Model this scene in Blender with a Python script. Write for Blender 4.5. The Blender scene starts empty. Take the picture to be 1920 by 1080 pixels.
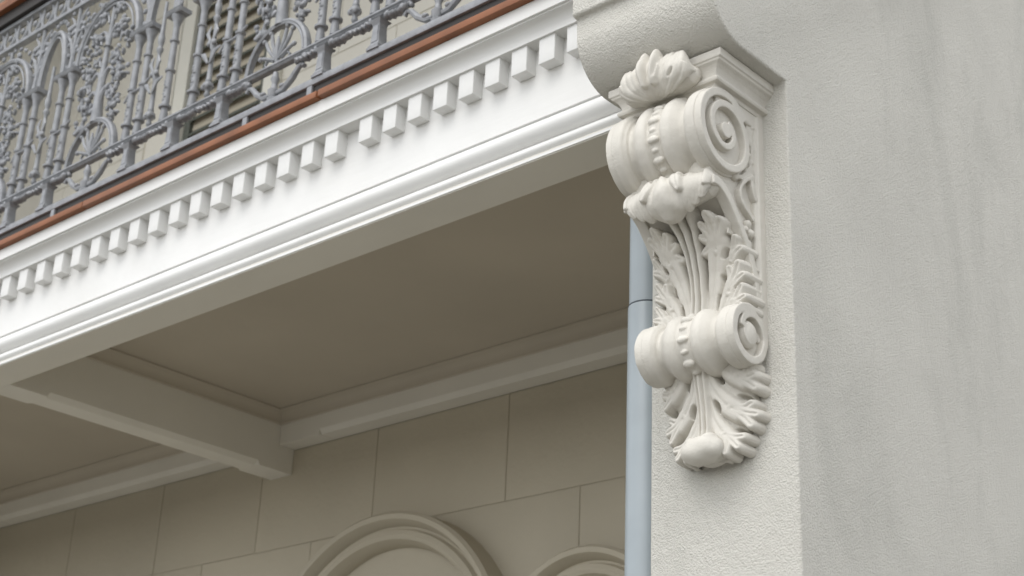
import bpy, bmesh, math, random
import numpy as np
from mathutils import Vector, Matrix, noise

random.seed(7)
R = math.radians
scene = bpy.context.scene
COL = scene.collection

# ---------------------------------------------------------------- camera
cam_d = bpy.data.cameras.new('camera')
cam = bpy.data.objects.new('camera', cam_d); COL.objects.link(cam)
scene.camera = cam
cam_d.sensor_width = 36.0
cam_d.lens = 55.472
cam_d.clip_start = 0.05
cam_d.clip_end = 2000
yaw, pit, roll = -0.747982, 0.411820, 0.0454112
fw = Vector((math.sin(yaw)*math.cos(pit), math.cos(yaw)*math.cos(pit), math.sin(pit)))
rt = Vector((math.cos(yaw), -math.sin(yaw), 0)); up = rt.cross(fw)
r2 = math.cos(roll)*rt + math.sin(roll)*up
u2 = -math.sin(roll)*rt + math.cos(roll)*up
m = Matrix((r2, u2, -fw)).transposed().to_4x4()
m.translation = Vector((1.633, -2.632, 1.6))
cam.matrix_world = m
cam_d.dof.use_dof = True
cam_d.dof.focus_distance = 3.2
cam_d.dof.aperture_fstop = 7.1

# ---------------------------------------------------------------- sky, sun, exposure
SUN_EL, SUN_AZ = R(56), R(7)          # azimuth measured from -Y (street side) toward +X
world = bpy.data.worlds.new('World'); scene.world = world
world.use_nodes = True
nt = world.node_tree; nt.nodes.clear()
sky = nt.nodes.new('ShaderNodeTexSky'); sky.sky_type = 'NISHITA'; sky.sun_disc = False
sky.sun_elevation = SUN_EL
sx, sy = math.sin(SUN_AZ), -math.cos(SUN_AZ)
sky.sun_rotation = math.atan2(sx, sy)
sky.air_density = 1.0; sky.dust_density = 0.6; sky.ozone_density = 1.0
hs = nt.nodes.new('ShaderNodeHueSaturation'); hs.inputs['Saturation'].default_value = 0.13
bg = nt.nodes.new('ShaderNodeBackground'); bg.inputs['Strength'].default_value = 0.15
wo = nt.nodes.new('ShaderNodeOutputWorld')
nt.links.new(sky.outputs[0], hs.inputs['Color']); nt.links.new(hs.outputs[0], bg.inputs['Color'])
nt.links.new(bg.outputs[0], wo.inputs['Surface'])

sd = bpy.data.lights.new('sun', 'SUN'); sd.energy = 0.9; sd.angle = R(45); sd.color = (1.0, 0.975, 0.94)
sun = bpy.data.objects.new('sun', sd); COL.objects.link(sun)
d = Vector((sx*math.cos(SUN_EL), sy*math.cos(SUN_EL), math.sin(SUN_EL)))
sun.rotation_euler = d.to_track_quat('Z', 'Y').to_euler()
sun.location = (0, -6, 12)

vs = scene.view_settings
vs.view_transform = 'Standard'; vs.look = 'None'; vs.gamma = 1; vs.use_curve_mapping = False
vs.exposure = 0.92
try:
    scene.cycles.max_bounces = 10; scene.cycles.diffuse_bounces = 6
except Exception:
    pass

# ---------------------------------------------------------------- materials
def mat(name, col, rough=0.6, noise_amt=0.04, noise_scale=3.0, bump=None, spec=0.4, stains=None, tint=None):
    M = bpy.data.materials.new(name); M.use_nodes = True
    t = M.node_tree; b = t.nodes['Principled BSDF']
    b.inputs['Roughness'].default_value = rough
    b.inputs['Specular IOR Level'].default_value = spec
    tc = t.nodes.new('ShaderNodeTexCoord')
    n1 = t.nodes.new('ShaderNodeTexNoise'); n1.inputs['Scale'].default_value = noise_scale
    n1.inputs['Detail'].default_value = 6
    t.links.new(tc.outputs['Object'], n1.inputs['Vector'])
    mr = t.nodes.new('ShaderNodeMapRange')
    mr.inputs['From Min'].default_value = .3; mr.inputs['From Max'].default_value = .7
    mr.inputs['To Min'].default_value = 1-noise_amt; mr.inputs['To Max'].default_value = 1+noise_amt
    t.links.new(n1.outputs['Fac'], mr.inputs['Value'])
    mx = t.nodes.new('ShaderNodeMix'); mx.data_type = 'RGBA'; mx.blend_type = 'MULTIPLY'
    mx.inputs['Factor'].default_value = 1.0
    mx.inputs['A'].default_value = (*col, 1)
    t.links.new(mr.outputs[0], mx.inputs['B'])
    out = mx.outputs['Result']
    if stains:                                      # vertical weather runs: (strength, scale, colour)
        amt, sc, scol = stains
        mp = t.nodes.new('ShaderNodeMapping'); mp.inputs['Scale'].default_value = sc
        mp.inputs['Rotation'].default_value = (R(27), 0, 0)
        t.links.new(tc.outputs['Object'], mp.inputs['Vector'])
        n2 = t.nodes.new('ShaderNodeTexNoise'); n2.inputs['Scale'].default_value = 1.0; n2.inputs['Detail'].default_value = 7
        n2.inputs['Roughness'].default_value = .62; n2.inputs['Distortion'].default_value = .9
        t.links.new(mp.outputs[0], n2.inputs['Vector'])
        r3 = t.nodes.new('ShaderNodeMapRange'); r3.inputs['From Min'].default_value = .50; r3.inputs['From Max'].default_value = .72
        r3.inputs['To Max'].default_value = amt
        t.links.new(n2.outputs['Fac'], r3.inputs['Value'])
        m3 = t.nodes.new('ShaderNodeMix'); m3.data_type = 'RGBA'
        m3.inputs['B'].default_value = (*scol, 1)
        t.links.new(r3.outputs[0], m3.inputs['Factor']); t.links.new(out, m3.inputs['A'])
        out = m3.outputs['Result']
    if tint:                                        # each block or board its own tone
        oi = t.nodes.new('ShaderNodeObjectInfo'); r4 = t.nodes.new('ShaderNodeMapRange')
        r4.inputs['To Min'].default_value = 1-tint; r4.inputs['To Max'].default_value = 1+tint
        t.links.new(oi.outputs['Random'], r4.inputs['Value'])
        m4 = t.nodes.new('ShaderNodeMix'); m4.data_type = 'RGBA'; m4.blend_type = 'MULTIPLY'; m4.inputs['Factor'].default_value = 1.0
        t.links.new(out, m4.inputs['A']); t.links.new(r4.outputs[0], m4.inputs['B']); out = m4.outputs['Result']
    t.links.new(out, b.inputs['Base Color'])
    last = None
    for (sc, dist, stretch, kind) in (bump or []):
        mp = t.nodes.new('ShaderNodeMapping'); mp.inputs['Scale'].default_value = stretch
        mp.inputs['Rotation'].default_value = (R(35), R(35), 0) if kind == 'drag' else (0, 0, 0)
        t.links.new(tc.outputs['Object'], mp.inputs['Vector'])
        if kind == 'grit':
            n = t.nodes.new('ShaderNodeTexVoronoi'); n.inputs['Scale'].default_value = sc
            n.inputs['Randomness'].default_value = 1.0
            src = n.outputs['Distance']
        else:
            n = t.nodes.new('ShaderNodeTexNoise'); n.inputs['Scale'].default_value = sc
            n.inputs['Detail'].default_value = 5; n.inputs['Roughness'].default_value = .6
            src = n.outputs['Fac']
        t.links.new(mp.outputs[0], n.inputs['Vector'])
        if kind == 'pits':
            q = t.nodes.new('ShaderNodeMapRange'); q.inputs['From Min'].default_value = .58; q.inputs['From Max'].default_value = .72
            q.inputs['To Min'].default_value = 0; q.inputs['To Max'].default_value = 1
            t.links.new(src, q.inputs['Value']); src = q.outputs[0]
        bp = t.nodes.new('ShaderNodeBump'); bp.inputs['Strength'].default_value = 1.0
        bp.inputs['Distance'].default_value = dist
        t.links.new(src, bp.inputs['Height'])
        if last is not None: t.links.new(last, bp.inputs['Normal'])
        last = bp.outputs[0]
    if last is not None: t.links.new(last, b.inputs['Normal'])
    return M

MAT = {}
MAT['stucco'] = mat('cream_stucco', (.645, .628, .575), .85, .05, 2.6,
    bump=[(6, .006, (1, 1, 1), 'noise'), (95, .0036, (1, 1, .6), 'drag'), (230, .0050, (1, 1, 1), 'noise')], spec=.2,
    stains=(.55, (2.4, 2.4, .8), (.44, .435, .395)))
MAT['plaster'] = mat('corbel_plaster', (.595, .570, .515), .62, .06, 9, stains=(.30, (10, 10, 5), (.44, .425, .38)),
    bump=[(60, .0012, (1, 1, 1), 'noise'), (300, .0006, (1, 1, 1), 'noise')], spec=.3)
MAT['white'] = mat('white_paint', (.745, .742, .725), .5, .03, 5, stains=(.16, (1.6, 5, 3.5), (.60, .585, .54)), bump=[(30, .0012, (.12, 1, 1), 'noise')], spec=.35)
MAT['soffit'] = mat('soffit_paint', (.74, .715, .65), .6, .03, 3, bump=[(25, .0008, (.2, 1, 1), 'noise')], spec=.3)
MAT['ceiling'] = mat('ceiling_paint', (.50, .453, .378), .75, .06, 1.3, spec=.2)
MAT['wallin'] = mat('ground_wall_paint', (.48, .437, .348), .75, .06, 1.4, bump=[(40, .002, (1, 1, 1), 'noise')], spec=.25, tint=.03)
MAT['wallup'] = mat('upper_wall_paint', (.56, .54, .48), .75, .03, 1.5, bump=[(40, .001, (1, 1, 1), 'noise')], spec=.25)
MAT['joint'] = mat('joint_render', (.42, .38, .30), .9, .03, 4)  # render in the recessed joints, a tone darker than the blocks
MAT['iron'] = mat('grey_iron_paint', (.245, .253, .268), .42, .20, 30, bump=[(90, .0012, (1, 1, 1), 'noise')], spec=.45)
MAT['timber'] = mat('stained_timber', (.235, .088, .036), .5, .18, 9, bump=[(60, .0006, (.05, 1, 1), 'noise')], spec=.4)
MAT['dark'] = mat('dark_steel_and_fill', (.022, .018, .015), .5, .1, 6)
MAT['pipe'] = mat('pale_blue_grey_pipe', (.292, .330, .350), .36, .05, 9, spec=.5)
MAT['seam'] = mat('pipe_seam', (.06, .07, .08), .6, .02, 5)
MAT['shutter'] = mat('shutter_paint', (.075, .082, .068), .6, .06, 5)
MAT['frame'] = mat('window_frame_paint', (.60, .59, .53), .55, .03, 5)
MAT['ground'] = mat('paving_concrete', (.20, .192, .172), .9, .15, .8, bump=[(12, .004, (1, 1, 1), 'noise')])
MAT['roof'] = mat('unseen_roof_lining', (.5, .48, .43), .8, .03, 1)

# ---------------------------------------------------------------- mesh helpers
class MB:
    def __init__(s): s.v = []; s.f = []
    def add(s, vs, fs):
        o = len(s.v); s.v += [tuple(p) for p in vs]; s.f += [tuple(i+o for i in f) for f in fs]; return s
    def box(s, x0, x1, y0, y1, z0, z1):
        return s.add([(x0,y0,z0),(x1,y0,z0),(x1,y1,z0),(x0,y1,z0),(x0,y0,z1),(x1,y0,z1),(x1,y1,z1),(x0,y1,z1)],
                     [(0,3,2,1),(4,5,6,7),(0,1,5,4),(1,2,6,5),(2,3,7,6),(3,0,4,7)])
    def prism_x(s, prof, x0, x1, n=1):               # closed (y,z) outline swept along x
        k = len(prof); vs = []; fs = []
        for i in range(n+1):
            x = x0+(x1-x0)*i/n
            vs += [(x, y, z) for y, z in prof]
        for i in range(n):
            for j in range(k):
                a = i*k+j; b = i*k+(j+1) % k
                fs.append((a, b, b+k, a+k))
        fs.append(tuple(range(k))[::-1]); fs.append(tuple(n*k+j for j in range(k)))
        return s.add(vs, fs)
    def prism_y(s, prof, y0, y1):                    # closed (x,z) outline swept along y
        k = len(prof)
        vs = [(x, y0, z) for x, z in prof]+[(x, y1, z) for x, z in prof]
        fs = [(j, (j+1) % k, (j+1) % k+k, j+k) for j in range(k)]
        fs.append(tuple(range(k))[::-1]); fs.append(tuple(k+j for j in range(k)))
        return s.add(vs, fs)
    def lathe(s, prof, c, axis='z', n=16, ang0=0):   # prof = [(t, r)], t along axis from c
        vs = []; fs = []; k = len(prof)
        for t, r in prof:
            for j in range(n):
                a = 2*math.pi*j/n+ang0
                p, q = r*math.cos(a), r*math.sin(a)
                if axis == 'z': vs.append((c[0]+p, c[1]+q, c[2]+t))
                elif axis == 'x': vs.append((c[0]+t, c[1]+p, c[2]+q))
                else: vs.append((c[0]+p, c[1]+t, c[2]+q))
        for i in range(k-1):
            for j in range(n):
                a = i*n+j; b = i*n+(j+1) % n
                fs.append((a, b, b+n, a+n))
        fs.append(tuple(range(n))[::-1]); fs.append(tuple((k-1)*n+j for j in range(n)))
        return s.add(vs, fs)
    def tube(s, pts, rad, n=8, flat=1.0):            # tapered tube along 3-D points; rad = number or list
        pts = [Vector(p) for p in pts]; k = len(pts)
        if not hasattr(rad, '__len__'): rad = [rad]*k
        vs = []; fs = []; prev = None
        for i, p in enumerate(pts):
            t = (pts[min(i+1, k-1)]-pts[max(i-1, 0)])
            if t.length < 1e-9: t = Vector((0, 0, 1))
            t.normalize()
            if prev is None:
                a = Vector((0, 1, 0)) if abs(t.y) < .9 else Vector((1, 0, 0))
            else: a = prev
            a = (a-t*a.dot(t)).normalized(); prev = a
            b = t.cross(a)
            for j in range(n):
                w = 2*math.pi*j/n
                vs.append(p+a*(rad[i]*flat*math.cos(w))+b*(rad[i]*math.sin(w)))
        for i in range(k-1):
            for j in range(n):
                q = i*n+j; w = i*n+(j+1) % n
                fs.append((q, w, w+n, q+n))
        fs.append(tuple(range(n))[::-1]); fs.append(tuple((k-1)*n+j for j in range(n)))
        return s.add(vs, fs)
    def ball(s, c, r, n=10, mm=7, rot=None):
        if not hasattr(r, '__len__'): r = (r, r, r)
        vs = []; fs = []
        for i in range(1, mm):
            th = math.pi*i/mm
            for j in range(n):
                a = 2*math.pi*j/n
                vs.append(Vector((r[0]*math.sin(th)*math.cos(a), r[1]*math.sin(th)*math.sin(a), r[2]*math.cos(th))))
        vs += [Vector((0, 0, r[2])), Vector((0, 0, -r[2]))]
        T = len(vs)-2; B = T+1
        for i in range(mm-2):
            for j in range(n):
                a = i*n+j; b = i*n+(j+1) % n
                fs.append((a, a+n, b+n, b))
        for j in range(n):
            fs.append((T, j, (j+1) % n)); o = (mm-2)*n
            fs.append((B, o+(j+1) % n, o+j))
        if rot is not None: vs = [rot @ v for v in vs]
        return s.add([v+Vector(c) for v in vs], fs)
    def mesh(s, name):
        me = bpy.data.meshes.new(name); me.from_pydata(s.v, [], s.f); me.update()
        bm = bmesh.new(); bm.from_mesh(me); bmesh.ops.recalc_face_normals(bm, faces=bm.faces); bm.to_mesh(me); bm.free()
        return me

def smooth_by_angle(me, ang=40):
    me.polygons.foreach_set('use_smooth', [True]*len(me.polygons))
    try: me.set_sharp_from_angle(angle=R(ang))
    except Exception: pass

def link(name, me, material, parent=None, smooth=True, ang=40, bevel=0):
    if bevel:
        bm = bmesh.new(); bm.from_mesh(me)
        es = [e for e in bm.edges if len(e.link_faces) == 2 and e.calc_face_angle(0) > R(30)]
        bmesh.ops.bevel(bm, geom=es, offset=bevel, segments=2, affect='EDGES', profile=.5, clamp_overlap=True)
        bm.to_mesh(me); bm.free()
    if smooth: smooth_by_angle(me, ang)
    o = bpy.data.objects.new(name, me); COL.objects.link(o)
    if material and not me.materials: me.materials.append(MAT[material] if isinstance(material, str) else material)
    if parent is not None: o.parent = parent
    return o

def part(name, mb, material, parent=None, **k): return link(name, mb.mesh(name), material, parent, **k)

def tag(o, label=None, cat=None, group=None, kind=None):
    if label: o['label'] = label
    if cat: o['category'] = cat
    if group: o['group'] = group
    if kind: o['kind'] = kind
    return o

def thing(name, label, cat, loc=(0, 0, 0), group=None):
    o = bpy.data.objects.new(name, None); COL.objects.link(o); o.empty_display_size = .1
    return tag(o, label, cat, group)

def share(o, name, parent, dx=0, dy=0, dz=0):
    c = o.copy(); c.name = name; COL.objects.link(c); c.parent = parent
    c.location = (o.location[0]+dx, o.location[1]+dy, o.location[2]+dz)
    return c

def fuse(mb, voxel, iters=2, wobble=.0006, wscale=45, lump=.0, lscale=14):
    """one cast-plaster skin out of overlapping closed shapes"""
    me = mb.mesh('tmp'); o = bpy.data.objects.new('tmp', me); COL.objects.link(o)
    md = o.modifiers.new('r', 'REMESH'); md.mode = 'VOXEL'; md.voxel_size = voxel; md.adaptivity = 0
    ms = o.modifiers.new('s', 'SMOOTH'); ms.factor = .5; ms.iterations = iters
    dg = bpy.context.evaluated_depsgraph_get(); dg.update()
    out = bpy.data.meshes.new_from_object(o.evaluated_get(dg))
    bpy.data.objects.remove(o); bpy.data.meshes.remove(me)
    n = len(out.vertices)
    co = np.empty(n*3, 'f'); out.vertices.foreach_get('co', co); co = co.reshape(-1, 3)
    no = np.empty(n*3, 'f'); out.vertex_normals.foreach_get('vector', no); no = no.reshape(-1, 3)
    w = np.array([noise.noise(Vector(p)*wscale)*wobble+(noise.noise(Vector(p)*lscale+Vector((5, 1, 2)))*lump if lump else 0) for p in co.tolist()], 'f')
    co = co+no*w[:, None]
    out.vertices.foreach_set('co', co.ravel()); out.update()
    return out

def arc(c, r, a0, a1, n, rz=None):
    rz = r if rz is None else rz
    return [(c[0]+r*math.cos(a0+(a1-a0)*i/n), c[1]+rz*math.sin(a0+(a1-a0)*i/n)) for i in range(n+1)]

# ================================================================ THE SETTING
g = MB(); g.add([(-400, -400, 0), (400, -400, 0), (400, 400, 0), (-400, 400, 0)], [(0, 1, 2, 3)])
tag(part('ground', g, 'ground', smooth=False), kind='structure')

X_L = -6.4            # left end of the balcony run
W = .375              # thickness of the party wall
YF = .20              # frieze plane of the balcony beam
YI = .333             # inner face of the balcony beam
YW = 1.788            # house wall plane
ZB = 3.647            # underside of balcony beam
ZC = 3.915            # porch ceiling
YR = .20              # plane of the iron railing

# ---- party wall: side face X=0, front face Y=0, corbelled out above Z=3.464
prof = [(7.0, 0.0), (0.0, 0.0), (0.0, 3.464)]
prof += arc((-.172, 3.583), .119, R(270), R(180), 14, .119)
prof += [(-.2925, 3.622), (-.309, 3.626), (-.309, 8.6), (7.0, 8.6)]
wall = MB().prism_x(prof, -W, 0.0, 1)
me = wall.mesh('party_wall')
bm = bmesh.new(); bm.from_mesh(me)
es = [e for e in bm.edges if e.calc_face_angle(0) > R(25)]
bmesh.ops.bevel(bm, geom=es, offset=.006, segments=3, affect='EDGES', profile=.5)
bm.to_mesh(me); bm.free()
o = link('party_wall', me, 'stucco', ang=35)
tag(o, 'rough cream rendered party wall at right, corbelled out above the carved bracket', 'wall')
o2 = o.copy(); COL.objects.link(o2); o2.location.x = X_L  # out-of-view copy, added to block light from the left end of the porch
tag(o2, 'unseen second party wall, added to darken the far left end of the porch', 'wall')

# ---- ground-floor house wall behind the porch, lined out as ashlar
hw = thing('house_wall', 'shaded cream ashlar house wall under the porch ceiling with arched mouldings', 'wall')
part('wall_backing', MB().box(X_L, -W, YW+.004, YW+.4, 0, 4.05), 'joint', hw, smooth=False)
def blocks(parent, rows, material, y, gap=.004, dep=.03):
    for z0, z1, xs in rows:
        for a, b in zip(xs[:-1], xs[1:]):
            if b-a < .02: continue
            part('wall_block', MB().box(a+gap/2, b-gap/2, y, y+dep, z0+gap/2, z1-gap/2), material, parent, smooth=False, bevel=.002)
def run(a, b, start, step):
    xs = [a]; x = start
    while x < b-.03:
        if x > a+.03: xs.append(x)
        x += step
    return xs+[b]
top_x = run(X_L, -W, -5.518, .766)
low_x = [X_L, -5.9, -5.134, -4.366, -3.6, -2.836, -2.07, -1.304, -W]
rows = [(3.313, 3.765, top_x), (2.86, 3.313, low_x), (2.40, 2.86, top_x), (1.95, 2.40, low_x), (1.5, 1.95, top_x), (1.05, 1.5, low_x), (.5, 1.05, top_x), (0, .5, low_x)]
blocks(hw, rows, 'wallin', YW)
# arched label mouldings round the window heads
def arch(cx, cz, r, wd, name='arch_moulding'):
    # section (radial inward s, projection p)
    sec = [(0, 0), (0, .05), (.012, .058), (.03, .056), (.040, .045), (.050, .030), (.058, .030), (.066, .040), (.085, .044), (.100, .040), (.112, .026), (.118, .012), (.118, 0)]
    n = 56; vs = []; fs = []; k = len(sec)
    for i in range(n+1):
        a = math.pi*i/n
        for s_, p in sec:
            rr = r-s_*wd
            vs.append((cx+rr*math.cos(a), YW-p*2.0, cz+rr*math.sin(a)))
    for i in range(n):
        for j in range(k-1):
            fs.append((i*k+j, i*k+j+1, (i+1)*k+j+1, (i+1)*k+j))
    part(name, MB().add(vs, fs), 'wallin', hw, ang=30)
    pts = [(cx+(r-.118*wd+.004)*math.cos(math.pi*i/40), cz+(r-.118*wd+.004)*math.sin(math.pi*i/40)) for i in range(41)]
    pts = [(x, z) for x, z in pts]+[(cx-(r-.118*wd), 1.0), (cx+(r-.118*wd), 1.0)]
    part('arch_panel', MB().prism_y(pts, YW-.006, YW+.01), 'wallin', hw, smooth=False)
arch(-3.045, 2.612, .722, 1.1)
arch(-1.970, 2.618, .430, 1.0)

# ---- porch ceiling with coved cornices
pc = thing('porch_ceiling', 'flat taupe ceiling of the porch, edged with coved cornice strips', 'ceiling')
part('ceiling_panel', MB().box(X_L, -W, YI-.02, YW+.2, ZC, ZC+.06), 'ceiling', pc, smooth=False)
def cove(n=8, w=.055, h=.055):      # cove outline: local (out from face, down from ceiling)
    pts = [(0, 0), (w, 0), (w, .006)]
    for i in range(n+1):
        a = R(90)*i/n
        pts.append((w-.004-(w-.010)*math.sin(a), h-(h-.008)*math.cos(a) if False else .008+(h-.012)*(1-math.cos(a))))
    pts += [(.0, h)]
    return pts
XB0, XB1 = -3.921, -3.777          # cross beam
bays = [(-3.777, -W), (X_L, -3.921)]
for a, b in bays:
    c1 = cove()
    part('ceiling_cornice', MB().prism_x([(1.695-p, ZC-q-.001) for p, q in c1], a+.002, b-.002), 'ceiling', pc, ang=30)
    part('ceiling_cornice', MB().prism_y([(a+.0015+p, ZC-q-.0012) for p, q in c1], YI+.002, 1.6935), 'ceiling', pc, ang=30)
    part('ceiling_cornice', MB().prism_y([(b-.0015-p, ZC-q-.0014) for p, q in c1], YI+.0025, 1.693), 'ceiling', pc, ang=30)

# ---- beams
def wall_beam(a, b, label):
    y0, y1, z0, z1 = 1.696, YW-.001, 3.765, ZC-.002
    ch = .024
    full = [(y0, z1), (y0, z0), (y1, z0), (y1, z1)]
    cut = [(y0, z1), (y0, z0+ch*1.1), (y0+ch*.55, z0+.003), (y1, z0), (y1, z1)]
    mb = MB()
    mb.prism_x([(y, z) for y, z in full], a, a+.27)
    mb.prism_x([(y, z) for y, z in cut], a+.27, b-.27)
    mb.prism_x([(y, z) for y, z in full], b-.27, b)
    return tag(part('wall_beam', mb, 'soffit', smooth=False), label, 'beam', 'beams along the house wall')
wall_beam(-3.775, -W-.002, 'pale chamfered beam along the house wall, between cross beam and grey downpipe')
wall_beam(X_L, -3.923, 'pale chamfered beam along the house wall, left of the cross beam')
def cross_beam(x0, x1, label):
    z0, z1 = ZB, ZC-.003; c = .02
    mb = MB()
    ys = [YI+.001, .50, .515, 1.585, 1.60, YW-.002]
    ch = [0, 0, 1, 1, 0, 0]
    vs = []; fs = []
    for y, k in zip(ys, ch):
        e = c*k
        vs += [(x0, y, z1), (x0, y, z0+e+.0005), (x0+e+.0005, y, z0), (x1-e-.0005, y, z0), (x1, y, z0+e+.0005), (x1, y, z1)]
    for i in range(len(ys)-1):
        for j in range(6):
            a = i*6+j; b = i*6+(j+1) % 6
            fs.append((a, b, b+6, a+6))
    fs.append(tuple(range(6))); fs.append(tuple(30+j for j in range(6)))
    mb.add(vs, fs)
    return tag(part('cross_beam', mb, 'soffit', smooth=False), label, 'beam')
cross_beam(XB0, XB1, 'painted ceiling cross beam with stop-chamfered edges running from house wall to balcony front')

# ================================================================ BALCONY FRONT (entablature)
en = thing('balcony_entablature', 'white painted balcony beam with dentil cornice and rounded mouldings along its foot', 'entablature')
XE = -W-.002
# soffit block / core
part('soffit', MB().box(X_L, XE, YF-.006, YI, ZB, ZB+.02), 'soffit', en, smooth=False)
part('core', MB().box(X_L, XE, YF+.02, YI-.001, ZB+.0205, 4.05), 'soffit', en, smooth=False)
# architrave mouldings: fillet, small torus, large torus
yf = YF
arc_p = [(yf+.03, ZB+.003), (yf-.010, ZB+.003), (yf-.010, ZB+.011), (yf+.004, ZB+.0115)]
arc_p += [(yf+.004-.020*math.sin(math.pi*i/10)**.8, ZB+.0125+.042*i/10) for i in range(1, 10)]
arc_p += [(yf+.003, ZB+.0555), (yf+.003, ZB+.058)]
arc_p += [(yf+.001-.026*math.sin(math.pi*(.06+.94*i/14))**.8, ZB+.059+.066*i/14) for i in range(0, 14)]
arc_p += [(yf+.006, ZB+.1255), (yf+.012, ZB+.1290), (yf+.03, ZB+.1290)]
part('architrave', MB().prism_x(arc_p, X_L, XE, 60), 'white', en, ang=50)
# frieze
ZD0, ZD1 = 3.921, 4.000        # dentil bottom and top
part('frieze', MB().box(X_L, XE, yf-.004, yf+.019, ZB+.1310, ZD1+.002), 'white', en, smooth=False)
# bed band over dentils, cavetto, fillet
YD = yf-.045
bed = [(yf+.019, ZD1+.0025), (YD-.008, ZD1+.0025), (YD-.008, ZD1+.0085)]
yc, zc = yf-.118, ZD1+.041
for i in range(13):
    a = R(90)*i/12
    bed.append((YD-.008-.030*(1-math.cos(a)), ZD1+.0085+.038*math.sin(a)))
bed += [(YD-.041, ZD1+.0465), (YD-.041, ZD1+.0515), (YD-.050, ZD1+.0515), (YD-.050, ZD1+.0975), (yf+.019, ZD1+.0975)]
part('cornice', MB().prism_x(bed, X_L, XE, 1), 'white', en, ang=35)
den_x = [-3.5155, -3.3947, -3.2747, -3.1589, -3.0379, -2.9195, -2.8029, -2.6854, -2.5671, -2.4521, -2.3374, -2.2229, -2.1088, -1.9953, -1.8783, -1.7678, -1.6114, -1.5046, -1.3984, -1.2916, -1.1881, -1.0843, -.9826, -.8798, -.7779, -.676, -.574, -.472]
sx_ = [-3.5155-.1195*i for i in range(8, 0, -1)]
first = None
for x in sx_+den_x:
    x -= .0125
    if first is None:
        first = part('dentil', MB().box(0, .0575, YD, yf-.0035, ZD0, ZD1+.003), 'white', en, bevel=.0022, ang=25)
        first.location.x = x
    else:
        c = share(first, 'dentil', en); c.location.x = x
        c.scale = (1+random.uniform(-.03, .03), 1, 1)

# ---- timber edging of the balcony deck, in lengths butted end to end
de = thing('deck_edging', 'red-brown stained timber edging boards along the top of the white cornice', 'timber edging')
YT = YD-.073
zt0 = ZD1+.099
for a, b in [(X_L, -4.62), (-4.617, -3.036), (-3.032, -1.760), (-1.752, XE)]:
    part('edging_board', MB().box(a, b, YT, YF+.25, zt0, zt0+.023), 'timber', de, bevel=.0016, ang=25)

part_dark = MB().box(X_L, XE, YR-.012, YR+.05, zt0+.0235, 4.2412)
tag(part('steel_channel', part_dark, 'dark', smooth=False), 'dark brown steel channel in the gap under the iron railing', 'channel')

# balcony floor slab behind
tag(part('balcony_floor', MB().box(X_L, XE, YF+.27, YW+.2, 4.052, 4.118), 'soffit', smooth=False), 'balcony floor slab behind the iron railing, seen edge-on from below', 'floor', kind='structure')

# ================================================================ DOWNPIPE
dp = thing('downpipe', 'pale blue-grey round downpipe beside the carved bracket', 'downpipe')
PX, PY, PR = -.447, .08, .045
part('upper_pipe', MB().lathe([(0, PR-.0015), (.62, PR-.0015)], (PX, PY, 3.052), n=40), 'pipe', dp)
part('lower_pipe', MB().lathe([(0, PR+.0012), (3.046, PR+.0012), (3.05, PR+.0002), (3.05, PR-.006)], (PX, PY, 0), n=40), 'pipe', dp)
part('joint_gap', MB().lathe([(0, PR-.001), (.001, PR+.0004), (.004, PR+.0004), (.005, PR-.001)], (PX, PY, 3.0498), n=40), 'seam', dp)

# ================================================================ UPPER WALL, SHUTTER, ADDED ROOF
uw = thing('upper_house_wall', 'cream ashlar upper house wall seen through the iron railing', 'wall')
part('wall_backing', MB().box(X_L, -W, YW+.004, YW+.4, 4.052, 8.6), 'joint', uw, smooth=False)
SX0, SX1, SZ0, SZ1 = -5.0, -4.29, 4.12, 6.9      # shuttered opening
A_ = [X_L, -6.2, -5.40]
B_ = [X_L, -5.85, -5.40]
A2 = [-4.19, -3.32, -2.45, -1.58, -W]; B2 = [-4.19, -3.75, -2.88, -2.02, -1.15, -W]
zz = [4.12, 4.53, 4.975, 5.42, 5.872, 6.32, 6.77, 7.05]
for i in range(len(zz)-1):
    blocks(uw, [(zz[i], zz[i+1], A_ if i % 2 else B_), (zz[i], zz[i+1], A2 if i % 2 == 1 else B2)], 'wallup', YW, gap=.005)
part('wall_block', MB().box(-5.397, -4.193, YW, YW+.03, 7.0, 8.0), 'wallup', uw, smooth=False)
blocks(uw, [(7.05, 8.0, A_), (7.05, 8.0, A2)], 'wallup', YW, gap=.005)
part('pilaster', MB().box(-5.31, -5.115, YW-.05, YW+.03, 4.119, 6.99), 'wallup', uw, smooth=False, bevel=.004)

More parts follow.
